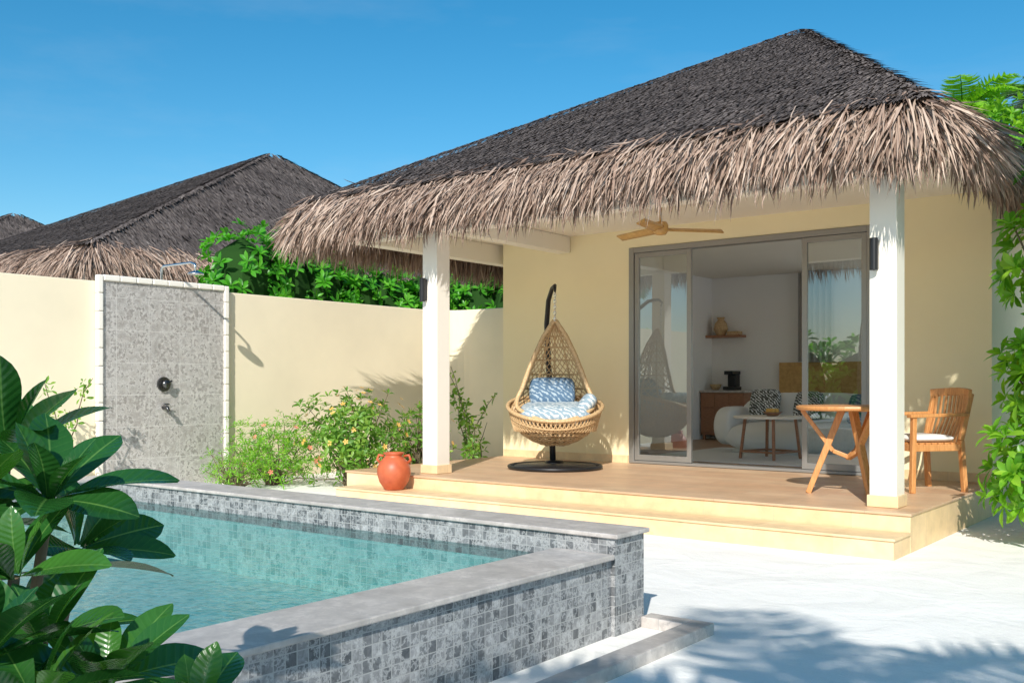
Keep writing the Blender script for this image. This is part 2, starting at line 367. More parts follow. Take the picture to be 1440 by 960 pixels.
# shower
sh=empty('outdoor_shower')
MB().box(-10.237,-10.19,5.83,7.40,-.02,2.33).done('stone_panel',M_shower,sh)
bd=MB()
for y0 in(5.76,7.40):
    z=0
    while z<2.34:
        bd.box(-10.236,-10.165,y0,y0+.066,z,min(z+.195,2.40));z+=.2
y0=5.83
while y0<7.38:
    bd.box(-10.236,-10.165,y0,min(y0+.195,7.397),2.335,2.40);y0+=.2
bd.done('moulded_border',M_white,sh,.012)
st=MB();st.tube([(-10.3,6.62,2.3),(-10.3,6.62,2.54),(-10.25,6.62,2.57),(-9.72,6.62,2.57),(-9.65,6.62,2.55),(-9.63,6.62,2.47)],.015,8)
st.lathe((-9.63,6.62,2.43),[(.0,.05),(.02,.045),(.09,.012),(.09,0),(0,0)],20);st.done('shower_arm',M_steel,sh,smooth=True)
vl=MB();vl.tube([(-10.19,6.57,1.2),(-10.165,6.57,1.2)],.085,20);vl.done('valve_plate',M_dsteel,sh,.004)
vl=MB();vl.tube([(-10.165,6.57,1.2),(-10.11,6.57,1.2)],.045,16).tube([(-10.13,6.57,1.2),(-10.12,6.64,1.24)],.012,8)
vl.tube([(-10.19,6.57,.93),(-10.10,6.57,.93),(-10.08,6.57,.89)],.022,10).tube([(-10.13,6.53,.97),(-10.13,6.61,.97)],.009,8).tube([(-10.13,6.57,.93),(-10.13,6.57,.97)],.01,8)
vl.done('taps',M_dsteel,sh,smooth=True)
# ------------------------------------------------------------------ roof (shared)
RX0,RX1,RY0,RY1=-9.12,-1.50,6.9,19.6
CX,CY=(RX0+RX1)/2,(RY0+RY1)/2;PK=(-5.21,13.25,6.08)
def ring(inset,rad):
    hx=(RX1-RX0)/2-inset-rad;hy=(RY1-RY0)/2-inset-rad;pts=[];nn=[]
    def seg(x0,y0,x1,y1,nx,ny,ln):
        k=max(2,int(ln*40))
        for i in range(k):
            t=i/k;pts.append((x0+(x1-x0)*t,y0+(y1-y0)*t));nn.append((nx,ny))
    def arc(cx,cy,a0):
        k=max(6,int((rad+.3)*1.57*40))
        for i in range(k):
            a=a0+math.pi/2*i/k;pts.append((cx+rad*math.cos(a),cy+rad*math.sin(a)));nn.append((math.cos(a),math.sin(a)))
    seg(CX-hx,CY-hy-rad,CX+hx,CY-hy-rad,0,-1,2*hx);arc(CX+hx,CY-hy,-math.pi/2)
    seg(CX+hx+rad,CY-hy,CX+hx+rad,CY+hy,1,0,2*hy);arc(CX+hx,CY+hy,0)
    seg(CX+hx,CY+hy+rad,CX-hx,CY+hy+rad,0,1,2*hx);arc(CX-hx,CY+hy,math.pi/2)
    seg(CX-hx-rad,CY+hy,CX-hx-rad,CY-hy,-1,0,2*hy);arc(CX-hx,CY-hy,math.pi)
    return np.array(pts),np.array(nn)
def build_roof():
    P,Nn=ring(.55,.14);n=len(P)
    me=MB();prof=[(0,3.25),(.26,3.08),(.33,2.94),(.12,2.90),(.0,3.03)]
    for off,z in prof:
        for p,q in zip(P,Nn): me.v.append((p[0]+q[0]*off,p[1]+q[1]*off,z))
    for j in range(len(prof)-1):
        for i in range(n):
            i2=(i+1)%n;me.f.append((j*n+i,j*n+i2,(j+1)*n+i2,(j+1)*n+i))
    sk=me.done('eave_core',M_brown)
    me=MB();m_=10
    def h(t): return 3.25+(PK[2]-3.25)*t-.10*max(0,(t-.93)/.07)**2
    for j in range(m_+1):
        t=[0,.1,.25,.4,.55,.7,.82,.9,.95,.98,1][j]
        for p in P: me.v.append((p[0]+(PK[0]-p[0])*t,p[1]+(PK[1]-p[1])*t,h(t)))
    for j in range(m_):
        for i in range(n):
            i2=(i+1)%n;me.f.append((j*n+i,j*n+i2,(j+1)*n+i2,(j+1)*n+i))
    bd=me.done('roof_core',M_core)
    x0,x1,y0,y1=RX0+.5,RX1-.5,RY0+.5,RY1-.5
    cor=[np.array((x0,y0,3.25)),np.array((x1,y0,3.25)),np.array((x1,y1,3.25)),np.array((x0,y1,3.25))];pk=np.array(PK)
    Os=[];Ds=[];Ns=[];R=[]
    for i,cnt in zip(range(4),(28000,17000,6000,6000)):
        a,b=cor[i],cor[(i+1)%4]
        nn=np.cross(b-a,pk-a);nn/=np.linalg.norm(nn)
        dn=(a-pk)-(np.dot(a-pk,(b-a))/np.dot(b-a,b-a))*(b-a);sl=np.linalg.norm(dn);dn/=sl
        v=1-np.sqrt(rng.uniform(0,1,cnt));rowh=.11;vq=np.floor(v*sl/rowh)*rowh/sl+rng.normal(0,.02,cnt)/sl
        vq=np.clip(vq,0,.985);u=rng.uniform(0,1,cnt)
        Pp=a+(b-a)*u[:,None];Pp=Pp+(pk-Pp)*vq[:,None]
        Os.append(Pp+nn*.02);tn=(b-a)/np.linalg.norm(b-a)
        D=nrm(dn[None]+tn[None]*rng.normal(0,.13,(cnt,1))+nn[None]*rng.uniform(.0,.13,(cnt,1)))
        Ds.append(D);Ns.append(np.tile(nn,(cnt,1)));R.append(np.clip(rng.beta(2,3,cnt)+.08*np.sin(vq*sl*9+u*3),0,1))
    for i in range(4):
        a=cor[i];cnt=1500;v=rng.uniform(0,.985,cnt);Pp=a+(pk-a)*v[:,None]+np.array((0,0,.02))
        out=nrm(np.array([(a[0]-pk[0],a[1]-pk[1],0)]));dd=nrm(np.array([a-pk]))
        sd=np.array([[-out[0,1],out[0,0],0]])
        D=nrm(dd+sd*rng.normal(0,.7,(cnt,1))+np.array([[0,0,1]])*rng.uniform(-.15,.02,(cnt,1)))
        Os.append(Pp);Ds.append(D);Ns.append(np.tile((0,0,1.),(cnt,1)));R.append(np.clip(rng.beta(2,2.5,cnt)+.05,0,1))
    O=np.concatenate(Os);D=np.concatenate(Ds);Nn_=np.concatenate(Ns)
    X=nrm(np.cross(D,Nn_));Z=np.cross(X,D);k=len(O)
    ln=rng.uniform(.12,.22,k)[:,None];wd=rng.uniform(.008,.018,k)[:,None]
    T=[(-1,0,0),(1,0,0),(-.9,.55,.04),(.9,.55,.04),(-.2,1,.0),(.25,.97,.0)];F=[(0,1,3,2),(2,3,5,4)]
    st=inst('roof_thatch',T,F,O,X*wd,D*ln,Z*ln,np.concatenate(R),M_roof,smooth=False)
    dens=135;Os=[];Ds=[];R=[];Lx=[]
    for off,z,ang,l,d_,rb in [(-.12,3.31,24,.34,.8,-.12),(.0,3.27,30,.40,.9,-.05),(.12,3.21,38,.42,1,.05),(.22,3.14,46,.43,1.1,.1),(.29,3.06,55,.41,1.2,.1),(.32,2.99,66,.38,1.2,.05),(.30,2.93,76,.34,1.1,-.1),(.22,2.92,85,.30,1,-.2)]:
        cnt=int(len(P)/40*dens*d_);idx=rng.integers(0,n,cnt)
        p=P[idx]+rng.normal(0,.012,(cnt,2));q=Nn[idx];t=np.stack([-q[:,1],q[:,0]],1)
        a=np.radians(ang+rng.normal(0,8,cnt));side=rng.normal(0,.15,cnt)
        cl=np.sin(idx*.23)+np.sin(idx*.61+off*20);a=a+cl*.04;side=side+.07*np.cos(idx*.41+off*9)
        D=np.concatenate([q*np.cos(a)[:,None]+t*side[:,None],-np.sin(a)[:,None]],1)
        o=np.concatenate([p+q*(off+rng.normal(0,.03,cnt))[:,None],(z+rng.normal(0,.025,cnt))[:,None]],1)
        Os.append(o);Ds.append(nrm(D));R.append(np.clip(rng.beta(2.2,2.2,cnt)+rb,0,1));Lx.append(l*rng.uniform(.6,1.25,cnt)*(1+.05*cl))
    O=np.concatenate(Os);D=np.concatenate(Ds);k=len(O)
    up=np.tile((0,0,1.),(k,1))+rng.normal(0,.5,(k,3));X=nrm(np.cross(D,up));Z=np.cross(X,D)
    ln=np.concatenate(Lx)[:,None];wd=rng.uniform(.004,.011,k)[:,None];cv=ln*rng.uniform(-.1,.35,k)[:,None]
    T=[(-.6,0,0),(.6,0,0),(-1,.4,-.08),(1,.4,-.08),(-.7,.75,-.35),(.6,.75,-.35),(0,1,-.7)];F=[(0,1,3,2),(2,3,5,4),(4,5,6)]
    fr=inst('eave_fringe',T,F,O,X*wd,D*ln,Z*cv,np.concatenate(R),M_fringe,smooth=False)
    return [sk,bd,st,fr]
villa=empty('thatched_villa')
roof_parts=build_roof()
for o in roof_parts:o.parent=villa
def villa_shell(par,main=True):
    w=MB()
    w.box(-7.9,-6.02,10,10.2,0,3.0).box(-3.2,-2.12,10,10.2,0,3.0).box(-6.02,-3.2,10,10.2,2.79,3.0)
    w.box(-7.9,-7.7,10.2,10.4,0,3.0).box(-7.9,-7.7,12.6,15.7,0,3.0).box(-7.9,-7.7,10.4,12.6,0,.4).box(-7.9,-7.7,10.4,12.6,2.9,3.0)  # left, back and right window gaps are unseen, added to daylight the room
    w.box(-7.7,-5.0,15.5,15.7,0,3.0).box(-5.0,-2.5,15.5,15.7,2.9,3.0).box(-2.5,-2.32,15.5,15.7,0,3.0)
    w.box(-2.32,-2.12,10.2,11.6,0,3.0).box(-2.32,-2.12,15.3,15.7,0,3.0).box(-2.32,-2.12,11.6,15.3,0,.32).box(-2.32,-2.12,11.6,15.3,2.9,3.0)
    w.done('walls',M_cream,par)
    MB().box(-8.5,-1.92,7.28,19.2,3.0,3.04).done('ceiling',M_white,par)
    b=MB().box(-8.2,-2.24,7.56,7.74,2.76,2.998).box(-8.2,-8.02,7.74,15,2.76,2.998).box(-7.03,-6.85,7.74,9.99,2.80,2.997)
    b.done('eave_beams',M_white,par,.006)
    c=MB().box(-2.45,-2.25,7.55,7.75,.36,2.757).box(-7.03,-6.83,7.55,7.75,.36,2.757);c.done('columns',M_white,par,.006)
    MB().box(-2.465,-2.235,7.535,7.765,.282,.37).box(-7.045,-6.815,7.535,7.765,.282,.37).done('column_plinths',M_step,par,.004)
    d=MB().box(-7.9,-2.08,7.3,9.998,.0,.262).box(-7.65,-2.082,6.92,7.3,-.02,.13);d.done('steps',M_step,par,.003)
    MB().box(-7.91,-2.07,7.285,9.997,.2622,.28).done('deck_floor',M_deck,par,.003)
    MB().box(-7.66,-2.07,6.905,7.284,.1305,.148).done('step_tread',M_step,par,.003)
    MB().box(-7.88,-6.03,9.98,9.999,.281,.37).box(-3.19,-2.12,9.98,9.999,.281,.37).done('skirting',M_step,par)
villa_shell(villa)
for k in (1,2):
    v=empty('thatched_villa')
    for o in roof_parts:
        c=bpy.data.objects.new(o.name,o.data);link(c,v)
    villa_shell(v);v.location=(-11.65*k,0.2*k,0)
MB().box(-7.69,-2.33,10.01,15.49,.0,.281).done('room_floor',M_floor,villa)
r=MB().box(-7.698,-7.68,12.62,15.49,.282,2.998).box(-7.68,-5.0,15.47,15.498,.282,2.998)
r.done('room_lining',M_room,villa)
dr=MB();z0,z1=.285,2.785
dr.box(-6.02,-5.955,9.985,10.12,z0,z1).box(-3.265,-3.2,9.985,10.12,z0,z1).box(-5.955,-3.265,9.985,10.12,z1-.06,z1).box(-5.955,-3.265,9.985,10.12,z0,z0+.03)
dr.done('door_frame',M_alu,villa,.004)
def leafdoor(x0,x1,y):
    f=MB();t=.055;f.box(x0,x0+t,y,y+.04,z0+.035,z1-.065).box(x1-t,x1,y,y+.04,z0+.035,z1-.065).box(x0+t,x1-t,y,y+.04,z1-.12,z1-.065).box(x0+t,x1-t,y,y+.04,z0+.035,z0+.10)
    f.done('sliding_sash',M_alu,villa,.003)
    g=MB();g.v=[(x0+t,y+.02,z0+.1),(x1-t,y+.02,z0+.1),(x1-t,y+.02,z1-.12),(x0+t,y+.02,z1-.12)];g.f=[(0,1,2,3)];g.done('door_glass',M_glass,villa)
leafdoor(-5.95,-5.22,10.0);leafdoor(-3.94,-3.27,10.0)
wf=MB().box(-2.27,-2.17,11.6,11.66,.32,2.9).box(-2.27,-2.17,15.24,15.3,.32,2.9).box(-2.27,-2.17,13.42,13.48,.32,2.9).box(-2.27,-2.17,11.66,15.24,2.84,2.9).box(-2.27,-2.17,11.66,15.24,.32,.38)  # frames for the unseen windows added to brighten the room
wf.box(-7.85,-7.75,10.4,10.45,.4,2.9).box(-7.85,-7.75,12.55,12.6,.4,2.9).box(-7.85,-7.75,10.45,12.55,.4,.45).box(-7.85,-7.75,10.45,12.55,2.85,2.9);wf.done('added_window_frame',M_alu,villa)
for x,y in((-2.40,7.545),(-6.98,7.545)):
    m=MB();m.box(x-.022,x+.022,y-.05,y-.001,2.06,2.28).tube([(x,y-.05,2.05),(x,y-.05,2.29)],.03,14);m.done('wall_lamp',M_black,None,.003)
# ------------------------------------------------------------------ ceiling fan
fan=empty('ceiling_fan');fx,fy,fz=-4.82,8.6,2.72
MB().lathe((fx,fy,fz),[(0,.28),(.05,.275),(.05,.25),(.012,.23),(.012,.08),(.06,.07),(.075,.04),(.075,-.02),(.05,-.05),(0,-.055)],24).done('motor',M_fan,fan,smooth=True)
bl=MB()
for k in range(3):
    a=math.radians(37.8+4+120*k)
    def f(u,v,a=a):
        rr=.06+.56*u;w=.055*(1-.25*u)*(2*v-1);z=.02*(2*v-1)+.005-.01*u
        return (fx+math.cos(a)*rr-math.sin(a)*w,fy+math.sin(a)*rr+math.cos(a)*w,fz+z)
    bl.grid(f,10,3)
o=bl.done('blades',M_fan,fan,smooth=True);md=o.modifiers.new('s','SOLIDIFY');md.thickness=.012
# ------------------------------------------------------------------ pot
pot=MB();pr=[(0,0),(.09,0),(.10,.015),(.145,.08),(.168,.16),(.165,.22),(.14,.28),(.10,.32),(.085,.335),(.09,.35),(.105,.36),(.105,.372),(.085,.372),(.075,.35),(.07,.30),(0,.28)]
pot.lathe((-7.0,7.10,.149),pr,40)
for s in(-1,1):
    pot.tube([(-7.0+s*.09,7.10+s*.05,.149+.335),(-7.0+s*.135,7.10+s*.075,.149+.345),(-7.0+s*.15,7.10+s*.085,.149+.30),(-7.0+s*.125,7.10+s*.07,.149+.27)],.014,8)
pot.done('terracotta_pot',M_terra,None,smooth=True)
# ------------------------------------------------------------------ hanging egg chair
hc=empty('hanging_egg_chair',(-6.27,8.85,.28));hc.rotation_euler=(0,0,math.radians(36))
sm=MB()
ringp=[(.50*math.cos(a),.50*math.sin(a),.025) for a in np.linspace(0,2*math.pi,40,endpoint=False)]
sm.tube(ringp,.022,8,True)
sm.tube([(-.5,0,.025),(.5,0,.025)],.02,8).tube([(0,-.5,.025),(0,.5,.025)],.02,8)
sm.lathe((0,.28,.02),[(0,.05),(.10,.045),(.12,.0),(0,-.01)],20)
sm.lathe((0,0,.01),[(.0,.035),(.44,.03),(.46,0)],36)
pole=[(-.02,.30,.05),(-.03,.40,.4),(-.05,.47,.8),(-.07,.48,1.2),(-.09,.42,1.6),(-.07,.30,1.86),(-.03,.16,1.98),(.0,.03,2.0),(0,-.02,1.96),(.0,.0,1.92)]
sm.tube(pole,[.034,.034,.032,.032,.03,.027,.024,.02,.015,.01],10)
sm.done('stand',M_black,hc,smooth=True)
ch=MB();z=1.92;kk=0
while z>1.60:
    q0=1 if kk%2 else .2;q1=.2 if kk%2 else 1
    rp=[(.012*math.cos(a)*q0,.012*math.cos(a)*q1,z+.022*math.sin(a)) for a in np.linspace(0,2*math.pi,8,endpoint=False)]
    ch.tube(rp,.004,5,True);z-=.032;kk+=1
ch.done('chain',M_steel,hc)
zs=[0,.05,.12,.2,.3,.4,.5,.62,.8,1.0,1.2,1.36];rs=[.10,.25,.36,.43,.475,.475,.43,.365,.30,.22,.125,.02]
def R_(z):return float(np.interp(z,zs,rs))
def PH(z):return float(np.interp(z,[0,.24,.32,.42,.52,.62,.9,1.2,1.36],[180,180,150,118,102,98,95,98,120]))
def shell(t,z):
    a=math.radians(PH(z)*t);r=R_(z);return Vector((r*math.sin(a),.06+r*math.cos(a)*.92,.25+z))
def lattice(nu,nz,zlo,zhi,th):
    m=MB();idx={}
    for j in range(nz+1):
        z=zlo+(zhi-zlo)*j/nz
        for i in range(nu+1):
            if (i+j)%2==0:
                idx[(i,j)]=len(m.v);m.v.append(tuple(shell(-1+2*i/nu,z)))
    for j in range(0,nz+1):
        for i in range(0,nu+1):
            q=[(i,j-1),(i+1,j),(i,j+1),(i-1,j)]
            if (i+j)%2==1 and all(k in idx for k in q): m.f.append(tuple(idx[k] for k in q))
    me=bpy.data.meshes.new('weave');me.from_pydata(m.v,[],m.f);me.materials.append(M_rattan);o=bpy.data.objects.new('weave',me);link(o,hc)
    w=o.modifiers.new('w','WIREFRAME');w.thickness=th;w.use_even_offset=False
    return o
lattice(30,34,.0,1.34,.015);lattice(64,24,.0,.40,.013)
rm=MB()
zr=np.linspace(.25,1.36,40)
rim=[shell(1,z) for z in zr]+[shell(-1,z) for z in zr[::-1]]
rm.tube(rim,.024,8)
for zz,rr in((.02,.014),(.07,.008),(.12,.010),(.16,.008),(.2,.008),(.26,.008),(.32,.008),(.62,.011),(.78,.009),(.94,.009),(1.08,.009),(1.2,.009)):
    rm.tube([shell(t,zz) for t in np.linspace(-1,1,40)],rr,6)
for t in(-.66,-.33,0,.33,.66): rm.tube([shell(t,z) for z in np.linspace(0,1.36,24)],.010,6)
lip=[]
for a in np.linspace(-158,158,60):
    q=math.radians(a);fr=.5+.5*math.cos(q)
    lip.append((.52*math.sin(q),.06-.52*math.cos(q),.25+.53-.25*fr**1.4))
lip2=[(x*.95,.06+(y-.06)*.93,z-.09) for x,y,z in lip]
lip3=[(x*.86,.06+(y-.06)*.86,.25+.16) for x,y,z in lip]
rm.tube(lip,.022,8)
rm.done('frame',M_rattan,hc,smooth=True)
lm=MB()
for A_,B_ in((lip,lip2),(lip2,lip3)):
    for i in range(len(lip)-1):
        lm.tube([A_[i],B_[i+1]],.008,5);lm.tube([A_[i+1],B_[i]],.008,5)
lm.tube(lip2,.010,6)
lm.done('lip_weave',M_rattan,hc)
MB().pillow((0,-.02,.60),(.84,.70,.24),(.14,0,0)).done('seat_cushion',M_ikat,hc,smooth=True)
MB().pillow((.34,-.04,.70),(.28,.46,.16),(0,-.9,0)).done('side_cushion',M_ikat,hc,smooth=True)
MB().pillow((-.03,.15,.84),(.54,.36,.17),(1.05,0,.0)).done('back_pillow',M_ikat2,hc,smooth=True)
# ------------------------------------------------------------------ table
tb=empty('round_wooden_table');tx,ty,tz=-2.86,8.30,.281
m=MB();m.lathe((tx,ty,tz),[(0,.70),(.40,.70),(.425,.71),(.43,.725),(.425,.738),(.40,.742),(0,.742)],48);m.done('tabletop',M_teak,tb,smooth=False)
m=MB()
for k in range(3):
    a=math.radians(200+120*k);c,s=math.cos(a),math.sin(a)
    m.beam((tx+c*.33,ty+s*.33,tz),(tx+c*.06,ty+s*.06,tz+.70),.045,.05,(s,-c,0),.06,.06)
    m.beam((tx+c*.38,ty+s*.38,tz+.70),(tx+c*.13,ty+s*.13,tz+.36),.035,.05,(s,-c,0))
    m.beam((tx+c*.13,ty+s*.13,tz+.36),(tx-c*.02,ty-s*.02,tz+.30),.035,.05,(s,-c,0))
m.done('legs',M_teak,tb,.006)
# ------------------------------------------------------------------ armchair
ac=empty('wooden_armchair',(-2.50,9.02,.281));ac.rotation_euler=(0,0,math.radians(-40))
m=MB()
for s in(-1,1):
    m.beam((s*.26,-.24,0),(s*.25,-.22,.64),.04,.045);m.beam((s*.25,.27,0),(s*.24,.24,.44),.04,.05);m.beam((s*.24,.24,.44),(s*.25,.33,.84),.035,.045)
    m.beam((s*.255,-.27,.65),(s*.25,.30,.66),.06,.03)
    m.beam((s*.25,-.22,.38),(s*.24,.25,.38),.03,.06)
m.beam((-.25,-.22,.38),(.25,-.22,.38),.03,.06).beam((-.24,.25,.38),(.24,.25,.38),.03,.06)
arc=[(-.27,.31,.84),(-.14,.36,.85),(0,.375,.855),(.14,.36,.85),(.27,.31,.84)]
for a,b in zip(arc[:-1],arc[1:]): m.beam(a,b,.03,.07)
for i in range(9):
    x=-.2+.05*i;yb=.36-.05*(x/.24)**2
    m.beam((x,.235,.40),(x,yb-.03,.62),.028,.014,(0,1,0));m.beam((x,yb-.03,.62),(x,yb,.83),.028,.014,(0,1,0))
for i in range(8): m.beam((-.24,-.19+.06*i,.415),(.24,-.19+.06*i,.415),.045,.015)
m.done('frame',M_teak,ac,.005)
MB().pillow((0,-.01,.455),(.48,.46,.07),e=.35).done('seat_cushion',M_fabric,ac,smooth=True)
# ------------------------------------------------------------------ interior furniture
cb=empty('sideboard')
MB().box(-7.66,-6.88,15.02,15.46,.36,1.06).done('carcass',M_cab,cb,.006)
MB().box(-7.68,-6.86,14.99,15.468,1.062,1.10).done('worktop',M_coping,cb,.004)
MB().box(-7.64,-7.60,15.05,15.09,.282,.36).box(-6.94,-6.90,15.05,15.09,.282,.36).done('feet',M_cab,cb)
m=MB()
for i in range(3):
    x=-7.64+.252*i
    m.box(x,x+.24,15.004,15.018,.40,.80).box(x,x+.24,15.004,15.018,.82,1.04)
m.done('door_panels',M_cab,cb,.004)
MB().box(-7.30,-7.10,15.10,15.40,1.101,1.16).box(-7.27,-7.13,15.22,15.40,1.16,1.36).box(-7.28,-7.12,15.10,15.40,1.36,1.42).done('coffee_machine',M_black,None,.01)
m=MB();m.lathe((-7.5,15.25,1.101),[(0,0),(.05,0),(.09,.06),(.10,.10),(.09,.10),(.04,.02)],20);m.done('bowl',M_rattan,None,smooth=True)
MB().box(-7.675,-7.05,15.22,15.465,1.98,2.02).done('wall_shelf',M_cab,None,.003)
m=MB();m.lathe((-7.45,15.34,2.021),[(0,0),(.07,0),(.12,.10),(.10,.2),(.05,.26),(.07,.30),(.06,.3)],20).box(-7.3,-7.1,15.25,15.42,2.022,2.08);m.done('shelf_vase',M_rattan,None)
MB().box(-6.45,-5.02,15.40,15.468,.9,1.55).done('wooden_headboard',M_fan,None,.005)
m=MB();m.grid(lambda u,v:(-6.1+.55*u,15.33+.03*math.sin(u*36),1.56+1.42*v),70,2);m.done('curtain',M_curtain,None,smooth=True)
so=empty('white_sofa')
m=MB().pillow((-4.95,12.6,.50),(2.1,.9,.42),e=.4);m.done('seat',M_fabric,so,smooth=True)
m=MB().pillow((-4.95,12.98,.76),(2.15,.34,.66),e=.4).pillow((-5.92,12.6,.64),(.26,.9,.52),e=.4).box(-5.8,-4.0,12.3,12.9,.282,.34);m.done('back_and_arms',M_fabric,so,smooth=True)
MB().pillow((-5.50,12.66,.94),(.44,.44,.15),(1.2,0,.1)).done('pillow_a',M_bw,so,smooth=True)
MB().pillow((-4.90,12.66,.92),(.42,.42,.15),(1.2,0,-.1)).done('pillow_b',M_bw,so,smooth=True)
MB().pillow((-4.2,12.72,.88),(.44,.44,.15),(1.2,0,-.1)).done('pillow_c',M_ikat2,so,smooth=True)
ct=empty('coffee_table')
MB().lathe((-4.95,11.55,.282),[(0,.50),(.44,.50),(.45,.515),(.44,.53),(0,.53)],40).done('top',M_white,ct)
m=MB()
for k in range(4):
    a=math.radians(30+90*k);m.beam((-4.95+.36*math.cos(a),11.55+.36*math.sin(a),.283),(-4.95+.30*math.cos(a),11.55+.30*math.sin(a),.782),.03,.03)
for k in range(4):
    a=math.radians(30+90*k);b2=a+math.pi/2;m.beam((-4.95+.35*math.cos(a),11.55+.35*math.sin(a),.38),(-4.95+.35*math.cos(b2),11.55+.35*math.sin(b2),.38),.025,.025)
m.done('legs',M_cab,ct)
m=MB();m.lathe((-4.9,11.5,.813),[(0,0),(.06,.0),(.12,.05),(.11,.05),(.05,.015)],20);m.done('fruit_bowl',M_cab,None,smooth=True)
m=MB()
for i in range(6): m.pillow((-4.9+.05*math.cos(i*1.05),11.5+.05*math.sin(i*1.05),.87),(.07,.07,.07),n=8,e=1)
m.done('fruit',M_flower,None,smooth=True)
MB().box(-6.4,-3.4,10.7,13.2,.2815,.29).done('rug',M_fabric,None)
# ------------------------------------------------------------------ planting
def hedge(name,segs,m,nper,ln,k=9,tilt=(25,85)):
    P=[];D=[];e=empty(name);core=MB()
    for c,r in segs:
        p,d=blob_pts(int(nper*(r[0]*r[1]+r[1]*r[2]+r[0]*r[2])),c,r,.82,1.08,.3);P.append(p);D.append(d)
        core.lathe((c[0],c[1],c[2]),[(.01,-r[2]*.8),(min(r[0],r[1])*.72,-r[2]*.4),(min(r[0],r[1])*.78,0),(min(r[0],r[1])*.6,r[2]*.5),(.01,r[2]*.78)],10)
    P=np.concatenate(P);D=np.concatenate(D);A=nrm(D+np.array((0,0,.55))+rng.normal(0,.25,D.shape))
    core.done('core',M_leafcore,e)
    rosettes('leaves',P,A,k,ln,m,parent=e,tilt=tilt);return e
segs=[]
for y,h_ in((8.35,3.27),(8.95,3.27),(9.6,3.12),(10.3,3.12),(11.0,3.02),(11.8,3.05),(12.6,3.08)):
    segs.append(((-11.1,y,h_-.75),(.60,.62,.85)))
for x,h_ in((-10.2,3.05),(-9.5,2.95),(-8.7,3.0)):
    segs.append(((x,12.45,h_-.7),(.62,.6,.85)))
hedge('sea_lettuce_hedge',segs,M_leafH,80,.16,9)
def shrub(name,c,r,n,ln,m,k=6,flowers=0,lo=.35,fl=M_flower,widths=1.):
    e=empty(name);P,D=blob_pts(n,c,r,lo,1.1,.06);A=nrm(D+np.array((0,0,.8))+rng.normal(0,.35,D.shape))
    rosettes('leaves',P,A,k,ln,m,parent=e,widths=widths)
    sm=MB();stems(sm,(c[0],c[1],0),P[:: max(1,len(P)//45)]);sm.done('stems',M_stem,e)
    if flowers:
        P2,D2=blob_pts(flowers,c,r,1.0,1.12,.2);A2,B,C=basis(D2+np.array((0,0,.3)))
        T=[];F=[]
        for q in range(5):
            a=q*1.2566;b=len(T);T+=[(0,0,0),(math.cos(a-.4),math.sin(a-.4),.3),(1.3*math.cos(a),1.3*math.sin(a),.35),(math.cos(a+.4),math.sin(a+.4),.3)];F.append((b,b+1,b+2,b+3))
        s=.026;inst('flowers',T,F,P2,B*s,C*s,A2*s,rng.uniform(0,1,len(P2)),fl,parent=e)
    return e
M_pink=newmat('pink_petal',(.75,.22,.15),.6)[0]
shrub('flowering_shrub',(-8.55,8.0,.62),(.72,.6,.52),400,.10,M_leafS,6,60)
shrub('flowering_shrub',(-8.15,8.75,.45),(.3,.5,.5),120,.10,M_leafS,6,12)
shrub('fern_shrub',(-9.5,7.6,.38),(.75,.6,.48),560,.075,M_leafR,7,14,fl=M_pink,widths=.5)
shrub('fern_shrub',(-9.3,6.9,.2),(.5,.4,.28),200,.06,M_leafR,7,widths=.5)
def climber(name,base,h,n,ln,m,sp=.22):
    e=empty(name);sm=MB();P=[]
    for s in range(4):
        pts=[];x,y=base[0]+random.uniform(-.08,.08),base[1]+random.uniform(-.08,.08);hh=h*random.uniform(.6,1);dx,dy=random.uniform(-sp,sp),random.uniform(-sp,sp)
        for i in range(9):
            t=i/8;pts.append((x+dx*t*t+random.uniform(-.02,.02),y+dy*t*t+random.uniform(-.02,.02),hh*t));
        sm.tube(pts,[.01*(1-.6*i/8) for i in range(9)],5)
        for i in range(n):
            t=random.uniform(.12,1);j=min(int(t*8),7);f=t*8-j;P.append([pts[j][q]*(1-f)+pts[j+1][q]*f for q in range(3)])
    P=np.array(P)+rng.normal(0,.03,(len(P),3));A=nrm(rng.normal(0,.6,P.shape)+np.array((.3,-.3,.5)))
    sm.done('stems',M_stem,e);rosettes('leaves',P,A,3,ln,m,parent=e);return e
climber('climbing_plant',(-8.75,10.3),1.45,18,.11,M_leafS,.35);climber('climbing_plant',(-8.35,9.95),.95,14,.10,M_leafS,.3)
climber('climbing_plant',(-9.95,5.25),1.35,20,.08,M_leafS,.3)
# right shrub
shr=[((-1.27,8.25,2.12),(.42,.5,.42)),((-1.3,8.35,1.25),(.44,.5,.42)),((-1.34,8.2,.55),(.45,.5,.45)),((-1.05,8.6,2.5),(.5,.6,.45)),((-.5,8.6,1.5),(.5,.7,1.3)),
     ((-.2,6.9,2.4),(.6,.8,1.0)),((.2,7.3,1.4),(.7,1.,1.2))]  # these blobs are out of view, added to keep sun off the side wall
e=empty('tropical_shrub');P=[];D=[]
for c,r in shr:
    p,d=blob_pts(125,c,r,.5,1.1,.1);P.append(p);D.append(d)
P=np.concatenate(P);D=np.concatenate(D);rosettes('leaves',P,nrm(D+np.array((0,0,.6))),9,.16,M_leafR,parent=e)
sm=MB();stems(sm,(-.6,8.0,0),P[::8],.014);sm.done('stems',M_stem,e)
hedge('added_screen_hedge',[((-.55,9.6,1.5),(.5,.7,1.35)),((-.6,10.6,1.4),(.5,.7,1.3)),((-.3,9.9,2.5),(.6,1.0,.8))],M_leafH,45,.18,8)  # out-of-view hedge added to block sky light from the side wall
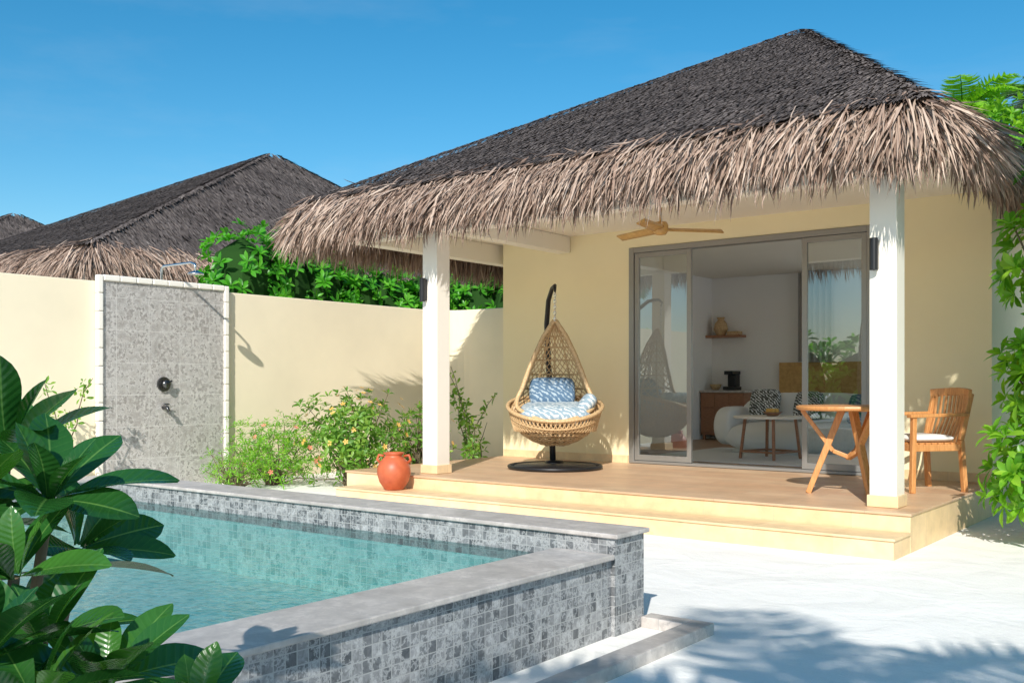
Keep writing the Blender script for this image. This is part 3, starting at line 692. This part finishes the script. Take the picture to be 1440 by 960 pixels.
# unseen tree added to shade the villa's side wall
st_=hedge('added_shade_tree',[((.2,6.15,3.75),(.85,1.0,.95)),((.3,6.0,4.8),(.9,1.0,.9)),((.1,6.9,4.2),(.8,.8,.9)),((.8,5.4,4.6),(.9,.8,.9)),((1.0,6.6,4.9),(1.,1.,.9))],M_leafR,75,.22,9)
tk=MB();tk.tube([(.6,6.3,0),(.55,6.25,1.2),(.6,6.2,2.4),(.5,6.15,3.6),(.4,6.1,4.6)],[.16,.12,.10,.08,.04],10);tk.tube([(.58,6.22,2.0),(.3,6.6,3.0),(.1,6.9,4.0)],[.07,.05,.03],8);tk.tube([(.58,6.22,2.2),(.9,5.9,3.2),(.95,5.6,4.3)],[.07,.05,.03],8)
tk.done('trunk',M_trunk,st_,smooth=True)
# foreground plant
def P_at(px,py,d):
    r=(px-720)/1394*d;return Vector((.7902*r-.6129*d,.6129*r+.7902*d,1.2-(py-540)*d/1394))
fg=empty('broad_leaf_shrub');base=Vector((-1.95,.75,0))
spec=[((70,700),1.75,(.35,-.1,1),.235,14),((10,640),1.95,(-.3,-.1,1.1),.27,13),((150,960),1.45,(.15,-.1,1),.19,14),((20,810),1.6,(.15,-.3,.9),.23,12),((270,1010),1.4,(.2,-.1,.9),.16,12),((50,985),1.3,(-.2,-.2,1),.17,11),((-60,740),1.7,(-.3,0,1),.24,10),((-30,930),1.3,(0,0,1),.2,10),((110,770),1.95,(.6,.1,.5),.20,9),((60,900),1.55,(.2,-.2,.9),.19,11)]
sm=MB()
for (px,py),d,ax,ln,k in spec:
    p=P_at(px,py,d);rosettes('leaves',np.array([tuple(p)]),np.array([ax],float),k,ln,M_leafF,LT_hi,fg,(12,95),.2)
    q=base+(p-base)*.6+Vector((.05,0,-.08));sm.tube([base,(base+q)/2+Vector((.03,.02,0)),q,p],[.016,.013,.011,.009],8)
sm.done('stems',M_stem,fg,smooth=True)
# ------------------------------------------------------------------ palms
def palm(name,base,h,lean,nf=20,fl=2.3,seed=1,mat=M_palm,lw=.022,e0=75,e1=105):
    rg=np.random.default_rng(seed);e=empty(name);tp=MB();pts=[];rad=[]
    for i in range(14):
        t=i/13;pts.append((base[0]+lean[0]*t*t,base[1]+lean[1]*t*t,base[2]+h*t));rad.append(.17*(1-.45*t)+(.01 if i%2 else 0)+(.08 if i==0 else 0))
    tp.tube(pts,rad,10);tp.done('trunk',M_trunk,e,smooth=True)
    top=np.array(pts[-1]);O=[];D=[];U=[];Ln=[];R=[];ra=MB()
    for f in range(nf):
        az=f*2.39996+rg.normal(0,.2);el=math.radians(e0-e1*(f/nf)+rg.normal(0,6));hd=np.array((math.cos(az),math.sin(az),0));l=fl*rg.uniform(.85,1.1)
        p=top.copy();step=l/22;cur=el;pp=[tuple(p)];cc=rg.uniform(0,1)
        sd=np.array((-hd[1],hd[0],0))
        for i in range(22):
            d=hd*math.cos(cur)+np.array((0,0,math.sin(cur)));p=p+d*step;cur-=.055+.03*i/22;pp.append(tuple(p))
            if i>1:
                nn=np.cross(sd,d)
                for s in(-1,1):
                    for rep in range(2):
                        O.append(p-d*step*rep*.5);q=sd*s*.85+d*.55-np.array((0,0,.35+.1*rg.normal()))+nn*.1;D.append(q/np.linalg.norm(q));U.append(nn+rg.normal(0,.2,3));Ln.append(fl*.26*math.sin(math.pi*min(1,(i+2)/24))**.6);R.append(np.clip(cc*.6+rg.uniform(0,.4),0,1))
        ra.tube(pp[::2],[.02*(1-.8*k/11) for k in range(len(pp[::2]))],5)
    ra.done('fronds',M_leafS,e)
    O=np.array(O);D=np.array(D);U=np.array(U);X=nrm(np.cross(D,U));Z=np.cross(X,D);ln=np.array(Ln)[:,None]
    T=[(-.6,0,0),(.6,0,0),(-1,.4,.0),(1,.4,.0),(-.7,.75,-.12),(.7,.75,-.12),(0,1,-.3)];F=[(0,1,3,2),(2,3,5,4),(4,5,6)]
    inst('leaflets',T,F,O,X*lw,D*ln,Z*ln,np.array(R),mat,parent=e);return e
palm('coconut_palm',(2.3,-2.7,0),4.0,(-.75,.3),11,1.9,3,lw=.024,e0=60,e1=70)
palm('coconut_palm',(-11,-13,0),7,(1,1),20,2.6,5);palm('coconut_palm',(-15,-16,0),8.5,(-1,1),20,2.8,6);palm('coconut_palm',(-20,-11,0),6.5,(1,-1),20,2.6,7)
palm('coconut_palm',(-6.1,26,0),7.7,(-.1,.1),22,1.9,8,mat=M_leafR,lw=.03)
palm('coconut_palm',(-4.4,27.5,0),8.1,(-.1,.1),22,1.9,9,lw=.03)
hedge('background_tree',[((-5.0,23.6,6.0),(1.0,1.1,1.2)),((-3.9,24.1,6.2),(1.1,1.1,1.2)),((-4.4,23.4,4.6),(1.5,1.2,1.5)),((-2.8,24.4,6.0),(1.1,1.1,1.3)),((-4.4,23.6,2.5),(1.3,1.,1.6))],M_leafR,60,.26,8)
sg=[((-4-2.4*i,-15-1.5*math.sin(i*1.3),1.2),(1.7,1.5,1.5+.5*math.sin(i*2.1))) for i in range(11)]
hedge('shoreline_shrubs',sg,M_leafH,16,.42,7)
# ------------------------------------------------------------------ light / sky / camera
sunv=Vector((1.0,-2.0,1.45)).normalized()
el=math.asin(sunv.z);rot=math.atan2(sunv.x,sunv.y)
W=bpy.data.worlds.new('World');S.world=W;W.use_nodes=True;nt=W.node_tree;bg=nt.nodes['Background']
sk=nt.nodes.new('ShaderNodeTexSky');sk.sky_type='NISHITA';sk.sun_disc=False;sk.sun_elevation=el;sk.sun_rotation=rot;sk.air_density=1.0;sk.dust_density=.5;sk.ozone_density=3.0
hs=nt.nodes.new('ShaderNodeHueSaturation');hs.inputs['Saturation'].default_value=1.38;hs.inputs['Hue'].default_value=.486;hs.inputs['Value'].default_value=.92
L(nt,sk.outputs[0],hs.inputs['Color'])
tc=nt.nodes.new('ShaderNodeTexCoord');mp=nt.nodes.new('ShaderNodeMapping');mp.inputs['Scale'].default_value=(1.2,2.2,7);mp.inputs['Rotation'].default_value=(0,.25,.3);L(nt,tc.outputs['Generated'],mp.inputs[0])
cn=noise(nt,mp.outputs[0],1.6,6,.6)
cf=math_(nt,'MULTIPLY',ramp(nt,cn,[(.5,(0,0,0)),(.8,(1,1,1))]),.12)
sc=mixc(nt,cf,hs.outputs[0],(4.6,5.2,5.6))
L(nt,sc,bg.inputs[0]);bg.inputs[1].default_value=.15
sl=bpy.data.lights.new('sun','SUN');sl.energy=5.0;sl.angle=math.radians(.5);sl.color=(1,.965,.90)
so_=bpy.data.objects.new('sun',sl);link(so_);so_.rotation_euler=(-sunv).to_track_quat('-Z','Y').to_euler();so_.location=(5,-10,12)
cam=bpy.data.cameras.new('camera');co=bpy.data.objects.new('camera',cam);link(co);co.location=(0,0,1.2);co.rotation_euler=(math.pi/2,0,math.radians(37.8))
cam.sensor_width=36;cam.lens=34.85;cam.shift_y=.0417;cam.clip_end=2000;cam.clip_start=.05;S.camera=co
S.view_settings.view_transform='Standard';S.view_settings.look='None';S.view_settings.exposure=0
